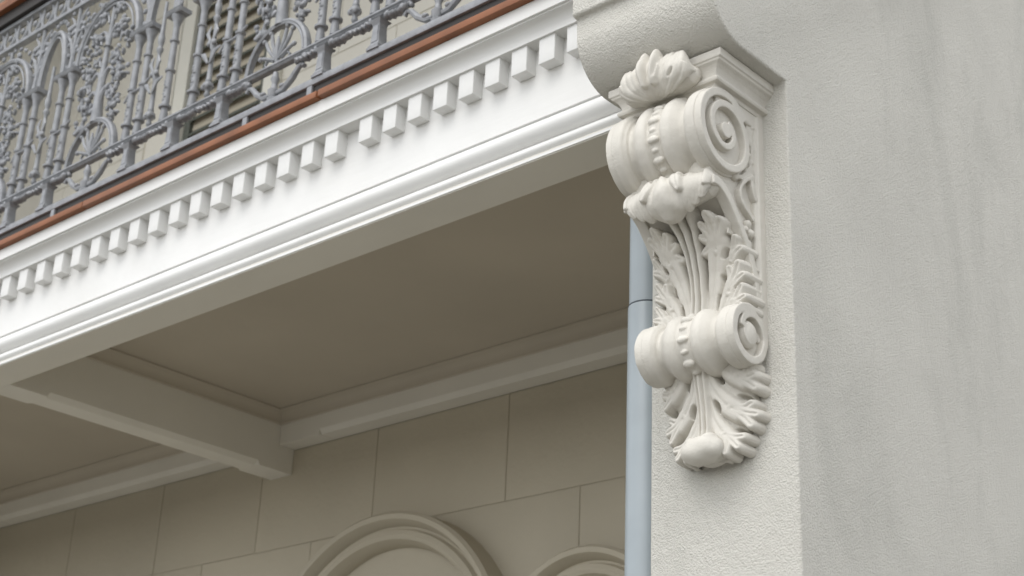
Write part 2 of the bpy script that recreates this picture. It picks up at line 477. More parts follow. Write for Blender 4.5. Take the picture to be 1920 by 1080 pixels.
ls = thing('louvred_shutter', 'dark grey-green louvred shutter in a pale frame behind the iron railing', 'shutter')
for x0, x1, z0, z1, yy in [(-5.11, -5.0, 4.12, 6.98, .045), (-4.29, -4.195, 4.12, 6.98, .045), (-5.0, -4.29, 6.9, 6.98, .043)]:
    part('frame', MB().box(x0, x1, YW-yy, YW+.03, z0, z1), 'frame', ls, smooth=False, bevel=.004)
for x0, x1 in [(-5.0, -4.945), (-4.345, -4.29)]:
    part('stile', MB().box(x0+.001, x1-.001, YW-.02, YW+.02, 4.12, 6.898), 'shutter', ls, smooth=False, bevel=.003)
part('backing', MB().box(-4.999, -4.291, YW+.035, YW+.045, 4.12, 6.898), 'dark', ls, smooth=False)
sl = None
zc_ = 4.16; k = 0
while zc_ < 6.88:
    if sl is None:
        sl = part('slat', MB().add([(-4.944, YW-.026, -.034), (-4.346, YW-.026, -.034), (-4.346, YW+.024, .030), (-4.944, YW+.024, .030),
                                    (-4.944, YW-.022, -.020), (-4.346, YW-.022, -.020), (-4.346, YW+.024, .042), (-4.944, YW+.024, .042)],
                   [(0,3,2,1),(4,5,6,7),(0,1,5,4),(1,2,6,5),(2,3,7,6),(3,0,4,7)]), 'shutter', ls, smooth=False)
        sl.location.z = zc_
    else:
        c = share(sl, 'slat', ls); c.location.z = zc_
    zc_ += .092

tag(part('unseen_balcony_roof', MB().box(X_L, -W, -.25, YW+.6, 7.9, 8.1), 'roof', smooth=False), 'unseen roof lining over the upper balcony, added to shade the upper wall', 'roof', kind='structure')  # out-of-view roof, added to cut sky light on the upper wall

# ================================================================ IRON RAILING
ir = thing('balcony_railing', 'ornate grey cast-iron balcony railing with columns, fans and scrollwork', 'railing')
Z0, Z1, Z2, Z3, Z4 = 4.242, 4.405, 4.872, 5.215, 5.335
XR0, XR1 = -4.75, XE
part('bottom_rail', MB().box(XR0, XR1, YR-.022, YR+.022, Z0, Z0+.026), 'iron', ir, bevel=.003)
part('lower_rail', MB().prism_x([(YR-.008, Z1-.008), (YR-.012, Z1-.004), (YR-.009, Z1+.000), (YR-.015, Z1+.004), (YR-.015, Z1+.010), (YR-.009, Z1+.013), (YR+.012, Z1+.013), (YR+.012, Z1-.008)], XR0, XR1), 'iron', ir)
for z in (Z3, Z4):
    part('frieze_rail', MB().box(XR0, XR1, YR-.016, YR+.016, z-.009, z+.009), 'iron', ir, bevel=.003)
part('handrail', MB().prism_x([(YR-.06, 5.405), (YR-.065, 5.43), (YR-.05, 5.465), (YR, 5.48), (YR+.05, 5.465), (YR+.065, 5.43), (YR+.06, 5.405)], XR0, XR1), 'timber', ir, ang=30)
part('handrail_dark_fill', MB().box(XR0, XR1, YR-.035, YR+.035, 5.346, 5.404), 'dark', ir, smooth=False)  # added dark bar standing in for the dark background below the handrail

def place(proto, name, x):
    c = share(proto, name, ir); c.location.x = x; return c
first_of = {}
def inst(name, x, build, mirror=False, key=None):
    key = key or name
    if key not in first_of:
        o = part(name, build(), 'iron', ir); o.location.x = x; first_of[key] = o
    else: o = place(first_of[key], name, x)
    if mirror: o.scale.x = -1
    return o

def b_pedestal():
    mb = MB()
    mb.box(-.027, .027, YR-.027, YR+.027, Z0+.0245, Z0+.034)
    mb.lathe([(0, .032), (.006, .034), (.012, .029), (.02, .026), (.08, .022), (.09, .025), (.096, .033), (.102, .036)], (0, YR, Z0+.034), n=4, ang0=R(45))
    mb.lathe([(.02, .019), (.08, .016)], (0, YR-.007, Z0+.034), n=4, ang0=R(45))
    return mb
def b_leaf():              # leafy swag under the lower rail, from a pedestal outward
    mb = MB(); pts = []; rad = []
    for i in range(15):
        t = i/14
        pts.append((.03+t*.115, YR, Z1-.014-.012*math.sin(t*math.pi)*(1 if t < .6 else .7)+.004*t)); rad.append(.016*(1-.45*t)+.003*math.sin(i*2.1))
    mb.tube(pts, rad, 8)
    for i in range(5):
        t = (i+.5)/5
        mb.ball((.035+t*.1, YR-.012, Z1-.022-.006*math.sin(t*3)), (.014, .012, .008), 8, 6, Matrix.Rotation(R(-35), 3, 'Y'))
    mb.ball((.142, YR, Z1-.02), (.008, .011, .010), 8, 6)
    return mb
def b_column():
    h = Z2-Z1-.012
    pr = [(0, .017), (.03, .015), (.045, .013), (.052, .013), (.055, .023), (.062, .024), (.066, .016), (.078, .014), (.20, .0135), (.203, .0135), (.206, .019), (.213, .020), (.217, .0135),
          (.33, .0125), (.333, .018), (.339, .0185), (.343, .0125), (.40, .0125), (.415, .015), (.432, .021), (.44, .025), (.445, .025)]
    pr = [(t/.445*h, r) for t, r in pr]
    mb = MB().lathe(pr, (0, YR, Z1+.012), n=14)
    for k in range(7):
        z = Z1+.10+.013*k
        mb.ball((.004*math.sin(k*2), YR-.013, z), (.007, .004, .006), 6, 4)
    return mb
def b_capital(wd):
    def f():
        return MB().prism_x([(YR-.024, Z2), (YR-.03, Z2+.008), (YR-.026, Z2+.014), (YR-.03, Z2+.02), (YR+.03, Z2+.02), (YR+.026, Z2+.014), (YR+.03, Z2+.008), (YR+.024, Z2)], -wd, wd)
    return f
def b_tie():               # cross tie through a pair of columns
    return MB().tube([(-.075, YR-.004, Z1+.185), (-.04, YR-.006, Z1+.212), (0, YR-.004, Z1+.215), (.04, YR-.006, Z1+.218), (.075, YR-.004, Z1+.245)], [.004, .008, .006, .008, .004], 7)
def b_pendant():
    mb = MB()
    mb.lathe([(0, .002), (.008, .010), (.016, .012), (.026, .008), (.03, .009), (.045, .022), (.058, .019), (.066, .011), (.072, .013), (.078, .011), (.1, .010), (.2, .0085), (.21, .013), (.225, .014), (.235, .008),
              (.32, .0075), (.33, .013), (.34, .014), (.35, .008), (.37, .013), (.39, .014), (.41, .009), (.55, .007)], (0, YR, Z1+.018), n=10)
    for s_ in (-1, 1):
        mb.tube([(s_*.006, YR-.012, Z1+.16), (s_*.03, YR-.014, Z1+.20), (s_*.055, YR-.008, Z1+.215)], [.005, .011, .004], 7, .6)
        mb.tube([(-s_*.006, YR-.012, Z1+.25), (-s_*.026, YR-.012, Z1+.29), (-s_*.014, YR-.01, Z1+.32)], [.006, .010, .003], 7, .6)
        mb.ball((s_*.013, YR-.01, Z1+.245), (.012, .009, .012), 8, 6)
        mb.ball((s_*.012, YR-.012, Z1+.062), (.010, .009, .012), 8, 6)
    return mb
def b_fan_arch():
    mb = MB(); pts = []
    for i in range(25):
        a = math.pi*i/24
        pts.append((.155*math.cos(a), YR, Z1+.01+.162*math.sin(a)))
    mb.tube(pts, .012, 8, 1.3)
    mb.tube([(p[0]*.93, YR-.012, Z1+.008+(p[2]-Z1-.008)*.94) for p in pts], .004, 6)
    for s_ in (-1, 1): mb.ball((s_*.155, YR-.004, Z1-.02), (.014, .016, .017), 9, 7)
    return mb
def b_palmette():
    mb = MB()
    c = (0, Z1+.028)
    mb.tube([(0, YR, Z1+.01), (0, YR-.004, Z1+.07), (0, YR-.006, Z1+.12)], [.008, .013, .004], 8)
    for k, a in enumerate((28, 50, 70)):
        for s_ in (-1, 1):
            L = (.095, .11, .115)[k]
            ca, sa = math.cos(R(a))*s_, math.sin(R(a))
            pts = [(ca*L*t+.012*s_*math.sin(t*3.1)*.6, YR-.004, c[1]+sa*L*t+.016*t*t*(1 if k else -.6)) for t in (0, .3, .6, .85, 1)]
            mb.tube(pts, [.004, .006, .007, .007, .003], 7)
            e = pts[-1]
            mb.ball((e[0]+s_*.004, YR-.006, e[2]-.004), (.010, .009, .010), 8, 6)
    for s_ in (-1, 1):
        mb.tube([(s_*.02, YR, Z1+.03), (s_*.05, YR, Z1+.045), (s_*.065, YR, Z1+.03), (s_*.055, YR, Z1+.018)], [.005, .006, .005, .003], 7)
    return mb
def b_fan_foot():
    mb = MB()
    mb.lathe([(0, .020), (.012, .022), (.018, .015), (.03, .020), (.045, .022), (.055, .012), (.075, .010), (.09, .016), (.105, .011), (.118, .009)], (0, YR, Z0+.024), n=12)
    for s_ in (-1, 1):
        mb.tube([(s_*.02, YR, Z0+.055), (s_*.05, YR, Z0+.058), (s_*.09, YR, Z0+.085), (s_*.12, YR, Z0+.118), (s_*.14, YR, Z0+.126), (s_*.15, YR, Z0+.112)], [.009, .011, .012, .010, .008, .009], 8)
        mb.ball((s_*.05, YR-.006, Z0+.07), (.014, .011, .009), 8, 6)
    return mb
def b_stem():              # plant that grows out of the fan: stalk, hooked side branches, flower heads
    mb = MB(); zb = Z1+.165
    mb.tube([(0, YR, zb), (0, YR-.004, zb+.12), (0, YR-.004, zb+.26), (0, YR, zb+.46), (0, YR, zb+.62)], [.024, .018, .012, .009, .008], 10)
    mb.lathe([(0, .012), (.006, .02), (.012, .012)], (0, YR, zb+.34), n=10)
    rnd = random.Random(3)
    for s_ in (-1, 1):
        for (z0_, xx, zz_, dr, r) in ((.03, .085, .15, .06, .012), (.10, .075, .235, .05, .011), (.30, .085, .43, .06, .009)):
            pts = []
            for i in range(13):
                t = i/12; a = math.pi*t*1.15
                pts.append((s_*(xx*.52*(1-math.cos(a))), YR-.003, zb+z0_+(zz_-z0_)*math.sin(min(a, math.pi/2))*1.0-(dr*max(0, 1-math.sin(a))*(1 if a > math.pi/2 else 0))))
            mb.tube(pts, [r*(1-.5*i/12) for i in range(13)], 7)
        for (x, z, n, sp) in ((.085, .10, 24, .036), (.095, .245, 22, .034), (.085, .40, 22, .038), (.07, .52, 18, .036), (.11, .01, 12, .026), (.135, .17, 14, .030), (.14, .33, 12, .032)):
            for _ in range(n):
                dx, dz = rnd.gauss(0, sp*.55), rnd.gauss(0, sp*.75)
                mb.ball((s_*(x+dx), YR-.004+rnd.uniform(-.012, .012), zb+z+dz), (rnd.uniform(.006, .014), .010, rnd.uniform(.007, .018)), 7, 5,
                        Matrix.Rotation(rnd.uniform(-1, 1), 3, 'Y'))
        mb.tube([(s_*.085, YR, zb+.07), (s_*.10, YR, zb+.01), (s_*.098, YR-.002, zb-.045)], [.006, .009, .004], 7)
    return mb
def b_big_arch(rx):
    def f():
        mb = MB(); pts = []
        for i in range(21):
            a = math.pi*i/20
            pts.append((rx*math.cos(a), YR, Z2+.02+(Z3-Z2-.04)*.80*math.sin(a)**.9))
        mb.tube(pts, .013, 8, 1.4)
        mb.tube([(p[0]*.86, YR-.010, Z2+.02+(p[2]-Z2-.02)*.9) for p in pts], .005, 6)
        rnd = random.Random(int(rx*1000))
        for k in range(16):
            a = math.pi*(k+.5)/16
            mb.ball((rx*1.16*math.cos(a), YR, min(Z3-.012, Z2+.02+(Z3-Z2-.02)*.93*math.sin(a)**.9)), (.010, .008, .013), 7, 5, Matrix.Rotation(rnd.uniform(-1, 1), 3, 'Y'))
        return mb
    return f
def b_spandrel():          # scroll and leaf filling above a capital
    mb = MB(); rnd = random.Random(9)
    mb.tube([(0, YR, Z2+.02), (0, YR, Z2+.12), (0, YR, Z2+.22), (0, YR, Z3)], [.014, .010, .008, .009], 8)
    for s_ in (-1, 1):
        mb.tube([(s_*.005, YR, Z2+.1), (s_*.03, YR, Z2+.18), (s_*.06, YR, Z2+.22), (s_*.075, YR, Z2+.19), (s_*.06, YR, Z2+.17)], [.006, .008, .008, .006, .004], 7)
        mb.tube([(s_*.005, YR, Z2+.2), (s_*.03, YR, Z2+.28), (s_*.06, YR, Z2+.315)], [.006, .008, .004], 7)
        for _ in range(16):
            mb.ball((s_*(.045+rnd.gauss(0, .026)), YR+rnd.uniform(-.008, .008), Z2+.24+rnd.gauss(0, .045)), (.010, .008, .012), 7, 5, Matrix.Rotation(rnd.uniform(-1, 1), 3, 'Y'))
    return mb
LACE = ((.03, Z2-.06, .05, .10), (.05, Z2+.05, .06, .10), (.02, Z2+.14, .05, .12), (.09, Z2-.16, .04, .09))
def b_lace(k):             # small leaf scroll between arch and stem
    x0, z0, dx, dz = LACE[k]
    def f():
        mb = MB(); rnd = random.Random(21+k); pts = []
        for i in range(11):
            t = i/10; a = t*1.6*math.pi
            rr = 1-.65*t
            pts.append((x0+dx*(.5-.5*rr*math.cos(a)), YR-.002, z0+dz*(.5*t+.32*rr*math.sin(a)+.2)))
        mb.tube(pts, [.0065*(1-.4*i/10) for i in range(11)], 6)
        for _ in range(5):
            q = pts[rnd.randrange(3, 11)]
            mb.ball((q[0]+rnd.uniform(-.009, .009), YR+rnd.uniform(-.006, .003), q[2]+rnd.uniform(-.009, .009)), (rnd.uniform(.008, .012), .009, rnd.uniform(.009, .015)), 6, 5, Matrix.Rotation(rnd.uniform(-1.2, 1.2), 3, 'Y'))
        return mb
    return f
def b_frieze_scroll():
    mb = MB(); pts = []
    h = (Z4-Z3)-.018
    for i in range(17):
        t = i/16; a = t*2*math.pi*.95
        pts.append((.028*math.cos(a+2.2)+(t-.5)*.05, YR, (Z3+Z4)/2+h*.46*math.sin(a+2.2)))
    mb.tube(pts, [.004+.004*math.sin(math.pi*i/16) for i in range(17)], 7)
    mb.ball((.006, YR-.004, (Z3+Z4)/2), (.011, .009, .017), 8, 6, Matrix.Rotation(R(30), 3, 'Y'))
    mb.tube([(-.036, YR, Z3+.006), (-.040, YR, (Z3+Z4)/2), (-.034, YR, Z4-.006)], [.005, .007, .005], 7)
    return mb
def b_lug(): return MB().box(-.012, .012, YR-.02, YR+.02, zt0+.027, Z0-.0003)

fans = [-1.357, -2.133, -3.237, -4.013]
peds = [-1.085, -1.62, -1.883, -2.415, -2.697, -2.965, -3.505, -3.775, -4.285, -.83, -.55]
pairs = [-1.085, -1.615, -1.880, -2.400, -2.975, -3.500, -3.765, -4.275]
edges = [-2.607, -2.775]
pend = [-1.748, -2.520, -2.865, -3.632, -1.0+.04]
for x in peds:
    inst('pedestal', x, b_pedestal)
    inst('leaf_swag', x, b_leaf); inst('leaf_swag', x, b_leaf, mirror=True)
for x in pairs:
    for dx in (-.036, .036): inst('column', x+dx, b_column)
    inst('capital', x, b_capital(.075), key='cap_wide')
    inst('tie', x, b_tie)
    inst('spandrel_scroll', x, b_spandrel)
for x in edges:
    inst('column', x, b_column); inst('capital', x, b_capital(.045), key='cap_narrow')
    inst('spandrel_scroll', x, b_spandrel)
for x in pend:
    inst('pendant', x, b_pendant)
for x in fans:
    inst('fan_arch', x, b_fan_arch); inst('palmette', x, b_palmette); inst('fan_foot', x, b_fan_foot); inst('foliage_stem', x, b_stem)
    inst('large_arch', x, b_big_arch(.205), key='arch_fan'); 
    for k in range(4):
        inst('lace_scroll', x, b_lace(k), key='lace%d' % k); inst('lace_scroll', x, b_lace(k), mirror=True, key='lace%d' % k)
for x in (-1.748, -2.510, -2.870, -3.632):
    inst('small_arch', x, b_big_arch(.088), key='arch_small')
x = -4.45
while x < -2.6:
    inst('frieze_scroll', x, b_frieze_scroll); x += .098
for x in (-.95, -1.92, -2.25, -3.41, -3.92):
    inst('rail_lug', x, b_lug)

# ================================================================ CARVED BRACKET
cb = thing('carved_bracket', 'cream plaster bracket with paired scrolls and acanthus leaves on the party wall front', 'bracket')
XC = -.188
VOX = .0026
def cpart(name, mb, parent=cb, vox=VOX, it=2, **k):
    me = fuse(mb, vox, it, **k)
    return link(name, me, 'plaster', parent, ang=180)

# ---- back plate and body
def interp(tbl, z):
    zs = [t[0] for t in tbl]; ys = [t[1] for t in tbl]
    return np.interp(z, zs, ys)
BODY = [(2.60, -.020), (2.66, -.022), (2.72, -.030), (2.78, -.045), (2.83, -.06), (2.88, -.050), (2.92, -.040), (2.96, -.040), (3.00, -.047), (3.06, -.064), (3.11, -.090), (3.142, -.140), (3.16, -.175), (3.20, -.185), (3.30, -.185), (3.40, -.185)]
zs = np.linspace(2.79, 3.405, 60)
prof = [(float(interp(BODY, z)), float(z)) for z in zs]
body = MB().prism_x([(.004, 2.79)]+prof+[(.004, 3.405)], XC-.106, XC+.106)
cpart('body', body, it=3)
plate = MB()
for s_ in (-1, 1):
    xa, xb = XC+s_*.100, XC+s_*.1225
    plate.box(min(xa, xb), max(xa, xb), -.022, .003, 2.84, 3.412)
    xa, xb = XC+s_*.100, XC+s_*.117
    plate.box(min(xa, xb), max(xa, xb), -.030, .003, 2.84, 3.412)
    xa, xb = XC+s_*.100, XC+s_*.1195
    plate.box(min(xa, xb), max(xa, xb), -.178, .003, 3.352, 3.411)
cpart('back_plate', plate, it=2)

# ---- crown moulding on three sides
def crown_ring(off, z): 
    x0, x1, y = XC-.1225-off, XC+.1225+off, -.186-off*.75
    return [(x0, .004, z), (x0, y, z), (x1, y, z), (x1, .004, z)]
lv = [(0.0, 3.384), (.001, 3.393), (.013, 3.395), (.0155, 3.400), (.0150, 3.405), (.007, 3.4065), (.007, 3.411), (.0085, 3.418), (.0125, 3.426), (.019, 3.433), (.0265, 3.438), (.0270, 3.442), (.0315, 3.443), (.0325, 3.4625)]
vs_, fs_ = [], []
for off, z in lv: vs_ += crown_ring(off, z)
for i in range(len(lv)-1):
    for j in range(4):
        a = i*4+j; b = i*4+(j+1) % 4
        fs_.append((a, b, b+4, a+4))
fs_.append((3, 2, 1, 0)); k = (len(lv)-1)*4; fs_.append((k, k+1, k+2, k+3))
cpart('crown_moulding', MB().add(vs_, fs_), vox=.0017, it=1)

# ---- rolls (bolsters) with spiral ends
def mirror_profile(p): return [(-t, r) for t, r in p[::-1]]+[(t, r) for t, r in p if t > 0]
def roll(name, yc, zc, Rr, halfp, band_r, face):
    t = cpart(name, MB().lathe(mirror_profile(halfp), (XC, yc, zc), 'x', 72), it=2)
    return t
UY, UZ, UR = -.150, 3.292, .101
hp = [(0, .092), (.0165, .092), (.0175, .090), (.0195, .0975), (.026, .1025), (.036, .1035), (.046, .1000), (.054, .0925), (.062, .0850), (.069, .0815), (.074, .0812), (.0765, .0825), (.0770, .0890), (.0800, .0915), (.0825, .0900), (.0830, .0965), (.087, .1000), (.092, UR), (.112, UR)]
roll_u = roll('upper_scroll', UY, UZ, UR, hp, .098, None)
def beads(yc, zc, rr, n, w, a0=0):
    mb = MB()
    mb.lathe([(-w, rr-.012), (-w, rr-.002), (-w*.5, rr+.0025), (0, rr+.004), (w*.5, rr+.0025), (w, rr-.002), (w, rr-.012)], (XC, yc, zc), 'x', 72)
    for i in range(n):
        a = 2*math.pi*i/n+a0
        big = i % 2 == 0
        mb.ball((XC, yc+(rr+.0025)*math.cos(a), zc+(rr+.0025)*math.sin(a)), (w*(.95 if big else .62), .0085 if big else .006, .0085 if big else .006), 10, 8)
    return mb
cpart('beaded_band', beads(UY, UZ, .0935, 26, .0155), roll_u, vox=.0017, it=1, lump=.0015, lscale=60)

def spiral_face(yc, zc, tbl, w0, w1, x0, x1, eye_r, s_, n=140):
    """raised spiral ribbon on a roll end (s_ = side), between x0 (root) and x1 (face); tbl = [(angle/pi, radius)]"""
    mb = MB(); vs, fs = [], []
    a0, a1 = tbl[0][0], tbl[-1][0]
    for i in range(n+1):
        t = i/n; q = a0+(a1-a0)*t; a = q*math.pi
        r = float(np.interp(q, [k[0] for k in tbl], [k[1] for k in tbl])); w = w0+(w1-w0)*t
        for rr in (r-w/2, r+w/2):
            for xx in (x0, x1):
                vs.append((XC+s_*xx, yc-rr*math.cos(a), zc-rr*math.sin(a)))
    for i in range(n):
        q = i*4; p = q+4
        fs += [(q, q+1, p+1, p), (q+1, q+3, p+3, p+1), (q+3, q+2, p+2, p+3), (q+2, q, p, p+2)]
    fs += [(0, 2, 3, 1), (n*4, n*4+1, n*4+3, n*4+2)]
    mb.add(vs, fs)
    lo, hi = sorted((s_*x0, s_*x1))
    mb.lathe([(lo, eye_r), (hi, eye_r)], (XC, yc, zc), 'x', 28)
    return mb
TU = [(-.80, .0880), (0, .0885), (.5, .0885), (.8, .0850), (1.1, .0740), (1.5, .0640), (2.0, .0500), (2.5, .0400), (3.0, .0270), (3.4, .0200)]
# ring that carries the spiral, then the spiral itself, on both ends
for s_ in (1, -1):
    cpart('spiral', spiral_face(UY, UZ, TU, .0195, .0150, .103, .1285, .0185, s_), roll_u, vox=.0018, it=1)
LY, LZ, LR = -.072, 2.845, .068
hp = [(0, .0655), (.014, .0655), (.017, .062), (.020, .0685), (.032, .0745), (.044, .0725), (.056, .063), (.064, .055), (.071, .052), (.076, .053), (.0785, .0595), (.082, .0625), (.086, LR-.001), (.091, LR), (.110, LR)]
roll_l = roll('lower_scroll', LY, LZ, LR, hp, .067, None)
cpart('beaded_band', beads(LY, LZ, .0645, 16, .0155, .1), roll_l, vox=.0017, it=1, lump=.002, lscale=60)
TL = [(-.62, .0565), (0, .0572), (.5, .0572), (1.0, .0560), (1.35, .0500), (1.6, .0400), (1.9, .0300)]
for s_ in (1, -1):
    sp = spiral_face(LY, LZ, TL, .0195, .0150, .101, .1275, .024, s_)
    sp.ball((XC+s_*.116, LY+.002, LZ), (.016, .029, .031), 16, 12)
    cpart('spiral', sp, roll_l, vox=.0018, it=2, lump=.0006, lscale=50)

# ---- side scrollwork: S band and leaf scrolls on both cheeks
def ribbon(mb, pts, w, x0, x1, s_):
    P = [Vector((p[0], p[1])) for p in pts]
    # resample with Catmull-Rom
    Q = []
    for i in range(len(P)-1):
        p0, p1, p2, p3 = P[max(i-1, 0)], P[i], P[i+1], P[min(i+2, len(P)-1)]
        for k in range(6):
            t = k/6
            Q.append(.5*((2*p1)+(p2-p0)*t+(2*p0-5*p1+4*p2-p3)*t*t+(3*p1-p0-3*p2+p3)*t**3))
    Q.append(P[-1]); n = len(Q)
    vs, fs = [], []
    for i, q in enumerate(Q):
        tg = (Q[min(i+1, n-1)]-Q[max(i-1, 0)]).normalized(); nm = Vector((-tg[1], tg[0]))
        ww = w(i/(n-1)) if callable(w) else w
        for e in (-1, 1):
            for xx in (x0, x1):
                c = q+nm*e*ww
                vs.append((XC+s_*xx, c[0], c[1]))
    for i in range(n-1):
        a = i*4; p = a+4
        fs += [(a, a+1, p+1, p), (a+1, a+3, p+3, p+1), (a+3, a+2, p+2, p+3), (a+2, a, p, p+2)]
    fs += [(0, 2, 3, 1), ((n-1)*4, (n-1)*4+1, (n-1)*4+3, (n-1)*4+2)]
    mb.add(vs, fs)
Lb = [(-.190, 3.161), (-.172, 3.161), (-.152, 3.154), (-.127, 3.134), (-.102, 3.105), (-.077, 3.072), (-.058, 3.040), (-.041, 3.001), (-.032, 2.965), (-.026, 2.925), (-.024, 2.885)]
for s_ in (1, -1):
    band, scr = MB(), MB()
    ribbon(band, Lb, lambda t: .0105-.003*t, .095, .1215, s_)
    X0, X1 = .098, .1205
    ribbon(scr, [(-.046, 3.222), (-.074, 3.200), (-.088, 3.173), (-.083, 3.153), (-.070, 3.139), (-.052, 3.130), (-.038, 3.120)], .0045, X0, X1, s_)
    ribbon(scr, [(-.040, 3.230), (-.041, 3.203), (-.033, 3.184), (-.024, 3.176)], lambda t: .004+.005*t, X0, X1, s_)
    ribbon(scr, [(-.030, 3.385), (-.030, 3.340), (-.027, 3.30), (-.032, 3.255), (-.060, 3.222), (-.095, 3.206)], lambda t: .003+.009*math.sin(math.pi*t), X0, X1-.004, s_)
    ribbon(scr, [(-.080, 3.400), (-.058, 3.385), (-.045, 3.360), (-.050, 3.330), (-.048, 3.305)], lambda t: .011-.004*t, X0, X1-.006, s_)
    for y, z, r in ((-.053, 3.107, .011), (-.044, 3.088, .012), (-.064, 3.090, .009), (-.056, 3.300, .010), (-.052, 3.276, .013), (-.064, 3.248, .012), (-.040, 3.262, .010), (-.098, 3.210, .013), (-.040, 3.375, .009), (-.036, 3.352, .008)):
        scr.ball((XC+s_*.108, y, z), (.013, r, r), 12, 9)
    scr.box(min(XC+s_*.096, XC+s_*.1), max(XC+s_*.096, XC+s_*.1), -.110, -.020, 3.07, 3.40)
    cpart('side_band', band, vox=.0020, it=1)
    cpart('side_scrollwork', scr, vox=.0020, it=1, lump=.002, lscale=60)

# ---- relief leaves: lobes with raised rims and scooped middles, laid on a curved ground
def height_field(Xg, Zg, lobes, holes=(), blur=1):
    H = np.full(Xg.shape, -1.0)
    for pts, ht, style in lobes:
        best = np.full(Xg.shape, 9.0); hh = np.full(Xg.shape, -1.0)
        P = np.array([p[:3] for p in pts], float)
        # dense resample
        Ln = np.hypot(np.diff(P[:, 0]), np.diff(P[:, 1])).sum(); tt = np.linspace(0, len(P)-1, max(14*(len(P)-1)+1, int(Ln/.0014)))
        px = np.interp(tt, range(len(P)), P[:, 0]); pz = np.interp(tt, range(len(P)), P[:, 1]); pw = np.interp(tt, range(len(P)), P[:, 2])
        kw = max(3, len(tt)//(2*len(P))); ker = np.bartlett(2*kw+3)[1:-1]; ker /= ker.sum()
        if len(P) > 2:
            pad = lambda a: np.convolve(np.pad(a, kw, mode='reflect', reflect_type='odd'), ker, 'valid')
            px, pz = pad(px), pad(pz)
        for i in range(len(px)):
            dd = np.hypot(Xg-px[i], Zg-pz[i])/pw[i]
            mk = dd < best
            best = np.where(mk, dd, best)
            f = i/(len(px)-1)
            hv = ht[0]+(ht[1]-ht[0])*f
            hh = np.where(mk, hv, hh)
        b = np.clip(best, 0, 1)
        if style == 'leaf':   pf = np.sqrt(np.clip(1-b**2.8, 0, 1))*(.86+.14*np.clip((b/.72), 0, 1)**2)*(1-.13*np.exp(-(b/.13)**2))
        elif style == 'rib':  pf = np.sqrt(np.clip(1-b**2.2, 0, 1))
        else:                 pf = np.sqrt(np.clip(1-b**3, 0, 1))
        h = np.where(best < 1, hh*(.25+.75*pf), -1)
        H = np.maximum(H, h)
    for (hx, hz, rx, rz, rot, dep) in holes:
        c, s = math.cos(rot), math.sin(rot)
        u = (Xg-hx)*c+(Zg-hz)*s; v = -(Xg-hx)*s+(Zg-hz)*c
        dd = np.hypot(u/rx, v/rz)
        H = np.where(H > 0, H-dep*np.clip(1.15-dd**2, 0, 1)**.5*(dd < 1.07), H)
    mask = H > -.5
    Hs = H.copy()
    for _ in range(blur):
        A = np.where(mask, Hs, 0); Wt = mask.astype(float)
        def sh(a): 
            q = np.pad(a, 1); return q[:-2, 1:-1]+q[2:, 1:-1]+q[1:-1, :-2]+q[1:-1, 2:]+2*q[1:-1, 1:-1]
        Hs = np.where(mask, sh(A)/np.maximum(sh(Wt), 1e-9), Hs)
    return Hs, mask

def relief(name, x0, x1, z0, z1, ground, lobes, holes=(), res=.0016, back=.010, parent=cb, blur=1):
    nx = int((x1-x0)/res); nz = int((z1-z0)/res)
    xs = np.linspace(x0, x1, nx); zz = np.linspace(z0, z1, nz)
    Xg, Zg = np.meshgrid(xs, zz)
    Hs, mask = height_field(Xg, Zg, lobes, holes, blur)
    G = ground(Xg, Zg)
    rn = np.array([[noise.noise(Vector((x*40, z*40, 3)))*.0008 for x in xs] for z in zz])
    Y = np.where(mask, G-Hs+rn, G+back)
    # keep cells that touch the leaf
    cell = mask[:-1, :-1] | mask[1:, :-1] | mask[:-1, 1:] | mask[1:, 1:]
    idx = -np.ones(Xg.shape, int)
    use = np.zeros(Xg.shape, bool)
    use[:-1, :-1] |= cell; use[1:, :-1] |= cell; use[:-1, 1:] |= cell; use[1:, 1:] |= cell
    idx[use] = np.arange(use.sum())
    V = np.stack([Xg[use]+XC, Y[use], Zg[use]], 1)
    jj, ii = np.nonzero(cell)
    F = np.stack([idx[jj, ii], idx[jj, ii+1], idx[jj+1, ii+1], idx[jj+1, ii]], 1)
    nV = len(V)
    Vb = V.copy(); Vb[:, 1] = np.stack([G[use]+back+.001], 1)[:, 0]
    me = bpy.data.meshes.new(name)
    me.from_pydata(np.concatenate([V, Vb]).tolist(), [], F.tolist()+(F[:, ::-1]+nV).tolist())
    me.update()
    return link(name, me, 'plaster', parent, ang=180)

def both(L): 
    out = []
    for pts, ht, st in L:
        out.append((pts, ht, st))
        if max(abs(p[0]) for p in pts) > .002: out.append(([(-p[0], p[1], p[2]) for p in pts], ht, st))
    return out
def bothh(Hh): 
    return list(Hh)+[(-a, b, c, d, -e, f) for a, b, c, d, e, f in Hh]

